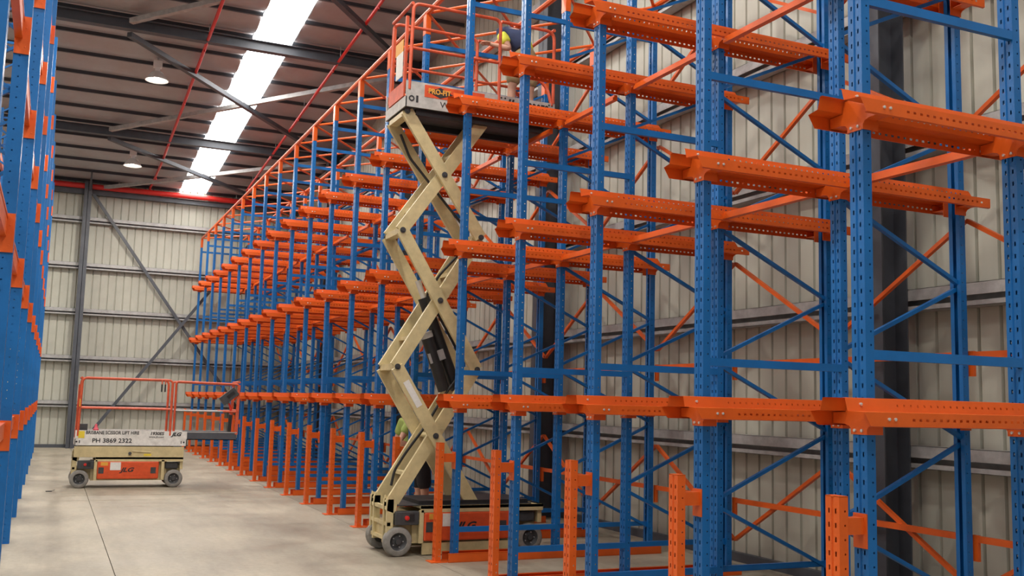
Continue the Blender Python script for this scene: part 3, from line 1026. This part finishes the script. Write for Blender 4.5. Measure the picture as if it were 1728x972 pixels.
        for hx in (1.42, 1.48):
            MB().bar((hx, 0.0, zr - 0.08), (hx, 0.0, zr - 0.22), 0.02, 0.025, (1, 0, 0)).build('pin_handle', 'black', t)
            MB().bar((hx, 0.0, zr), (hx, 0.0, zr - 0.09), 0.012, 0.02, (1, 0, 0)).build('pin_lug', 'rail_red', t)
        MB().box(0.03, 0.05, -0.03, 0.0, zm + 0.02, zm + 0.16).build('gate_latch', 'amber', t)
        y0 = -0.002
        lettering('BRISBANE SCISSOR LIFT HIRE', 0.083, 'ink', t, (0.175, y0, zd + 0.185), sx=0.845, bold=0.002)
        lettering('PH 3869 2322', 0.108, 'ink', t, (0.285, y0, zd + 0.03), sx=1.08, bold=0.002)
        MB().box(1.21, 1.60, y0 - 0.0005, y0 + 0.002, zd + 0.135, zd + 0.258).build('model_panel', 'paper', t)
        lettering('1930ES', 0.078, 'ink', t, (1.265, y0 - 0.001, zd + 0.18), shear=0.2, sx=1.05, bold=0.003)
        lettering('www.jlg.com', 0.05, 'ink', t, (1.25, y0 - 0.001, zd + 0.135), shear=0.2, sx=1.0, bold=0.001)
        lettering('JLG', 0.088, 'ink', t, (1.65, y0 - 0.001, zd + 0.165), shear=0.35, sx=1.2, bold=0.004)
        MB().box(0.05, 0.155, y0 - 0.001, y0 + 0.002, zd + 0.13, zd + 0.255).build('sticker', 'yellow', t)
        for hx in (0.03, 1.87):
            MB().lathe([(0.0, -0.002), (0.016, -0.002), (0.016, 0)], (hx, 0, zd + 0.065), 'y', 10).build('lug_hole', 'ink', t)
            MB().box(hx + (0.04 if hx < 1 else -0.055), hx + (0.055 if hx < 1 else -0.04), -0.002, 0, zd + 0.04, zd + 0.09).build('lug_hole', 'ink', t)
        MB().box(0.0, 1.88, 0.0, 0.02, 0.55, 0.742).build('stack_cover', 'cream', t)
        MB().tube([(0.98, -0.005, 0.66), (1.30, -0.005, 0.64)], 0.012, 6).build('release_rod', 'cream', t)
        MB().lathe([(0.0, -0.03), (0.028, -0.03), (0.028, 0.0)], (0.94, 0.0, 0.62), 'y', 12).build('release_knob', 'charcoal', t)
        MB().box(1.18, 1.31, -0.002, 0.0, 0.575, 0.612).build('sticker', 'yellow', t)
        MB().box(0.06, 0.20, 0.10, 0.26, zd + 0.03, zt + 0.11).build('tool_box', 'charcoal', t)
        MB().lathe([(0.05, 0.0), (0.05, 0.04), (0.03, 0.06), (0.02, 0.13), (0.0, 0.135)], (0.34, 0.10, zt - 0.02), 'z', 12).build('beacon', 'pink', t, smooth=True)
    return t

scissor_lift((0.46, 19.80, 0), 'lowered scissor lift with orange rails parked across the aisle', False)
scissor_lift((3.49, 10.82, 0), 'raised scissor lift with cream scissor arms standing in a rack lane', True)

# ================================================================ PEOPLE
def skin_mesh(name, nodes, material, sub=2):
    # nodes: {name: (pos, radius, parent)}
    names = list(nodes)
    idx = {n: i for i, n in enumerate(names)}
    me = bpy.data.meshes.new(name + '_base')
    me.from_pydata([nodes[n][0] for n in names], [(idx[n], idx[nodes[n][2]]) for n in names if nodes[n][2]], [])
    o = bpy.data.objects.new('skin_tmp', me)
    COL.objects.link(o)
    md = o.modifiers.new('skin', 'SKIN')
    md.use_smooth_shade = True
    for i, n in enumerate(names):
        r = nodes[n][1]
        sv = me.skin_vertices[0].data[i]
        sv.radius = r if isinstance(r, tuple) else (r, r)
        sv.use_root = (nodes[n][2] is None)
    s = o.modifiers.new('sub', 'SUBSURF')
    s.levels = sub
    s.render_levels = sub
    bpy.context.view_layer.update()
    dg = bpy.context.evaluated_depsgraph_get()
    out = bpy.data.meshes.new_from_object(o.evaluated_get(dg))
    out.name = name
    bpy.data.objects.remove(o)
    out.materials.clear()
    out.materials.append(M[material])
    out.shade_smooth()
    return out

def hand_nodes(nd, wrist, pref, wpos, dirv, side):
    d = Vector(dirv).normalized()
    s = Vector(side).normalized()
    nrm = d.cross(s)
    wp = Vector(wpos)
    nd[pref + 'palm'] = (tuple(wp + d * 0.06), (0.022, 0.032), wrist)
    for i, (off, ln) in enumerate(((-0.032, 0.062), (-0.011, 0.075), (0.011, 0.070), (0.032, 0.052))):
        b = wp + d * 0.085 + s * off
        nd[pref + 'f%da' % i] = (tuple(b), 0.010, pref + 'palm')
        nd[pref + 'f%db' % i] = (tuple(b + d * ln * 0.5 + nrm * 0.008), 0.009, pref + 'f%da' % i)
        nd[pref + 'f%dc' % i] = (tuple(b + d * ln * 0.9 + nrm * 0.03), 0.008, pref + 'f%db' % i)
    b = wp + d * 0.035 - s * 0.04
    nd[pref + 'ta'] = (tuple(b), 0.012, pref + 'palm')
    nd[pref + 'tb'] = (tuple(b + d * 0.045 - s * 0.02 + nrm * 0.015), 0.010, pref + 'ta')

def head_mesh(name, c, fwd, upv, material, s=1.0):
    # egg shaped head with nose, brow, ears, chin
    bm = bmesh.new()
    bmesh.ops.create_uvsphere(bm, u_segments=24, v_segments=16, radius=1.0)
    f = Vector(fwd).normalized()
    u = Vector(upv).normalized()
    sd = f.cross(u).normalized()
    u = sd.cross(f)
    for v in bm.verts:
        x, y_, z = v.co      # x side, y forward, z up
        sx, sy, sz = 0.076, 0.095, 0.118
        if z < -0.1:
            k = 1 - 0.35 * min(1, (-z - 0.1))
            x *= k
            y_ = y_ * (0.92 if y_ > 0 else 0.75)
        if y_ > 0.85 and abs(x) < 0.22 and -0.35 < z < 0.1:
            y_ += 0.22 * (1 - abs(x) / 0.22)
        if y_ > 0.5 and 0.05 < z < 0.28 and 0.15 < abs(x) < 0.55:
            y_ -= 0.06
        if y_ > 0.7 and -0.62 < z < -0.48 and abs(x) < 0.3:
            y_ += 0.04
        if abs(x) > 0.93 and -0.2 < z < 0.2:
            x *= 1.16
            y_ -= 0.05
        v.co = Vector(c) + (sd * x * sx + f * y_ * sy + u * z * sz) * s
    me = bpy.data.meshes.new(name)
    bm.to_mesh(me)
    bm.free()
    me.materials.append(M[material])
    me.shade_smooth()
    return me

def cap_mesh(name, c, fwd, upv, material, cut=0.12):
    bm = bmesh.new()
    bmesh.ops.create_uvsphere(bm, u_segments=24, v_segments=16, radius=1.0)
    f = Vector(fwd).normalized()
    u = Vector(upv).normalized()
    sd = f.cross(u).normalized()
    u = sd.cross(f)
    dead = [v for v in bm.verts if v.co.z < (cut + 0.35 * v.co.y - 0.1)]
    bmesh.ops.delete(bm, geom=dead, context='VERTS')
    for v in bm.verts:
        x, y_, z = v.co
        v.co = Vector(c) + sd * x * 0.083 + f * y_ * 0.102 + u * z * 0.127
    me = bpy.data.meshes.new(name)
    bm.to_mesh(me)
    bm.free()
    me.materials.append(M[material])
    me.shade_smooth()
    return me

def person(label, loc, J, cloth):
    t = thing('person', label, 'person', loc)
    J = {k: Vector(v) for k, v in J.items()}
    def mid(a, b, f_=0.5): return tuple(J[a] * (1 - f_) + J[b] * f_)
    nd = {}
    nd['pelvis'] = (tuple(J['pelvis']), (0.08, 0.075), None)
    nd['waist'] = (mid('pelvis', 'chest', 0.45), (0.07, 0.07), 'pelvis')
    nd['chest'] = (tuple(J['chest']), (0.105, 0.085), 'waist')
    nd['neck'] = (tuple(J['neck']), 0.055, 'chest')
    nd['headb'] = (mid('neck', 'head', 0.6), 0.055, 'neck')
    for s in 'lr':
        nd['sh' + s] = (tuple(J['sh' + s]), 0.056, 'chest')
        nd['ua' + s] = (mid('sh' + s, 'el' + s, 0.5), 0.047, 'sh' + s)
        nd['el' + s] = (tuple(J['el' + s]), 0.039, 'ua' + s)
        nd['fa' + s] = (mid('el' + s, 'wr' + s, 0.35), 0.040, 'el' + s)
        nd['wr' + s] = (tuple(J['wr' + s]), 0.026, 'fa' + s)
        d = (J['wr' + s] - J['el' + s]).normalized()
        sd = d.cross(Vector((0, 0.3, 1)))
        if sd.length < 0.1:
            sd = Vector((0, 1, 0))
        hand_nodes(nd, 'wr' + s, 'h' + s, J['wr' + s], d, sd)
        nd['hp' + s] = (tuple(J['hp' + s]), 0.088, 'pelvis')
        nd['th' + s] = (mid('hp' + s, 'kn' + s, 0.5), 0.078, 'hp' + s)
        nd['kn' + s] = (tuple(J['kn' + s]), 0.054, 'th' + s)
        nd['cf' + s] = (mid('kn' + s, 'an' + s, 0.32), 0.057, 'kn' + s)
        nd['an' + s] = (tuple(J['an' + s]), 0.036, 'cf' + s)
        nd['ft' + s] = (tuple(J['an' + s] + J['face'] * 0.10 + Vector((0, 0, -0.045))), (0.04, 0.03), 'an' + s)
    body = put('body', skin_mesh('body', nd, 'skin'), t)
    hd = put('head', head_mesh('head', J['head'], J['look'], J['hup'], 'skin'), body)
    put('hair', cap_mesh('hair', J['head'], J['look'], J['hup'], cloth['hair']), t)
    # shirt
    sh = {}
    g = 0.022
    sh['pelvis'] = (mid('pelvis', 'chest', cloth.get('hem', -0.1)), (0.15, 0.135), None)
    sh['waist'] = (mid('pelvis', 'chest', 0.5), (0.155, 0.135), 'pelvis')
    sh['chest'] = (tuple(J['chest']), (0.175, 0.15), 'waist')
    sh['neck'] = (mid('chest', 'neck', 0.75), 0.075, 'chest')
    for s in 'lr':
        sh['sh' + s] = (tuple(J['sh' + s]), 0.077, 'chest')
        sh['ua' + s] = (mid('sh' + s, 'el' + s, 0.66), 0.068, 'sh' + s)
    put('shirt', skin_mesh('shirt', sh, cloth['shirt']), t)
    if cloth.get('sleeve'):
        for s in 'lr':
            n2_ = {'a': (mid('sh' + s, 'el' + s, 0.05), 0.086, None), 'b': (mid('sh' + s, 'el' + s, 0.4), 0.080, 'a'), 'c': (mid('sh' + s, 'el' + s, 0.72), 0.074, 'b')}
            put('sleeve', skin_mesh('sleeve', n2_, cloth['sleeve']), t)
    so = {}
    so['pelvis'] = (mid('pelvis', 'chest', -0.05), (0.148, 0.120), None)
    so['w'] = (mid('pelvis', 'chest', 0.28), (0.150, 0.135), 'pelvis')
    for s in 'lr':
        so['hp' + s] = (tuple(J['hp' + s]), 0.108, 'pelvis')
        so['th' + s] = (mid('hp' + s, 'kn' + s, 0.5), 0.104, 'hp' + s)
        so['kn' + s] = (mid('hp' + s, 'kn' + s, 0.88), 0.098, 'th' + s)
    put('shorts', skin_mesh('shorts', so, cloth['shorts']), t)
    for s in 'lr':
        a = J['an' + s]
        fdir = J['face']
        bt = {'a': (tuple(a + Vector((0, 0, 0.06))), 0.052, None), 'b': (tuple(a + Vector((0, 0, -0.03)) - fdir * 0.01), 0.055, 'a'), 'c': (tuple(a + fdir * 0.10 + Vector((0, 0, -0.045))), (0.05, 0.04), 'b'), 'd': (tuple(a + fdir * 0.17 + Vector((0, 0, -0.05))), (0.045, 0.034), 'c')}
        put('boot', skin_mesh('boot', bt, 'boot'), t)
    return t

# man standing on the floor behind the raised lift
person('person in green polo shirt and black shorts standing behind the raised lift', (4.37, 12.72, 0), {
    'pelvis': (0.13, 0, 0.95), 'chest': (-0.04, 0, 1.28), 'neck': (-0.07, 0, 1.50), 'head': (-0.02, 0.0, 1.64),
    'shl': (-0.08, 0.17, 1.42), 'ell': (-0.14, 0.24, 1.15), 'wrl': (0.08, 0.22, 1.02),
    'shr': (-0.09, -0.17, 1.42), 'elr': (-0.24, -0.22, 1.19), 'wrr': (-0.03, -0.24, 1.08),
    'hpl': (0.13, 0.09, 0.90), 'knl': (0.16, 0.10, 0.50), 'anl': (0.12, 0.11, 0.09),
    'hpr': (0.13, -0.09, 0.90), 'knr': (0.17, -0.10, 0.50), 'anr': (0.14, -0.11, 0.09),
    'face': (1, 0, 0), 'look': (1, 0, -0.25), 'hup': (0.2, 0, 1)},
    {'shirt': 'green_shirt', 'shorts': 'black_cloth', 'hair': 'hair'})
# man bending over on the raised platform
zd = 5.115
person('person in navy and yellow work shirt bending over on the raised lift platform', (5.08, 11.18, zd), {
    'pelvis': (0.08, 0, 0.98), 'chest': (-0.08, 0.08, 1.26), 'neck': (-0.04, 0.27, 1.34), 'head': (0.01, 0.40, 1.28),
    'shl': (-0.23, 0.10, 1.24), 'ell': (-0.16, -0.06, 0.99), 'wrl': (-0.35, 0.06, 1.05),
    'shr': (0.11, 0.14, 1.26), 'elr': (0.26, 0.18, 0.95), 'wrr': (0.20, 0.38, 0.88),
    'hpl': (-0.03, 0.0, 0.88), 'knl': (-0.10, 0.0, 0.49), 'anl': (-0.11, -0.02, 0.09),
    'hpr': (0.17, 0.0, 0.88), 'knr': (0.16, 0.02, 0.49), 'anr': (0.15, 0.0, 0.09),
    'face': (0, 1, 0), 'look': (0, 0.8, -0.6), 'hup': (0, 0.6, 0.8)},
    {'shirt': 'navy', 'sleeve': 'hivis', 'shorts': 'khaki', 'hem': 0.0, 'hair': 'black_cloth'})

# small offcut on the floor
mb = MB()
mb.bar((0, 0, 0.008), (0.09, 0.02, 0.008), 0.04, 0.016)
mb.bar((0.085, 0.018, 0.010), (0.14, 0.014, 0.03), 0.04, 0.006)
o = mb.build('steel_offcut', 'charcoal', None, (0.05, 19.2, 0))
tag(o, 'small dark steel offcut lying on the concrete near the left racking', 'offcut')
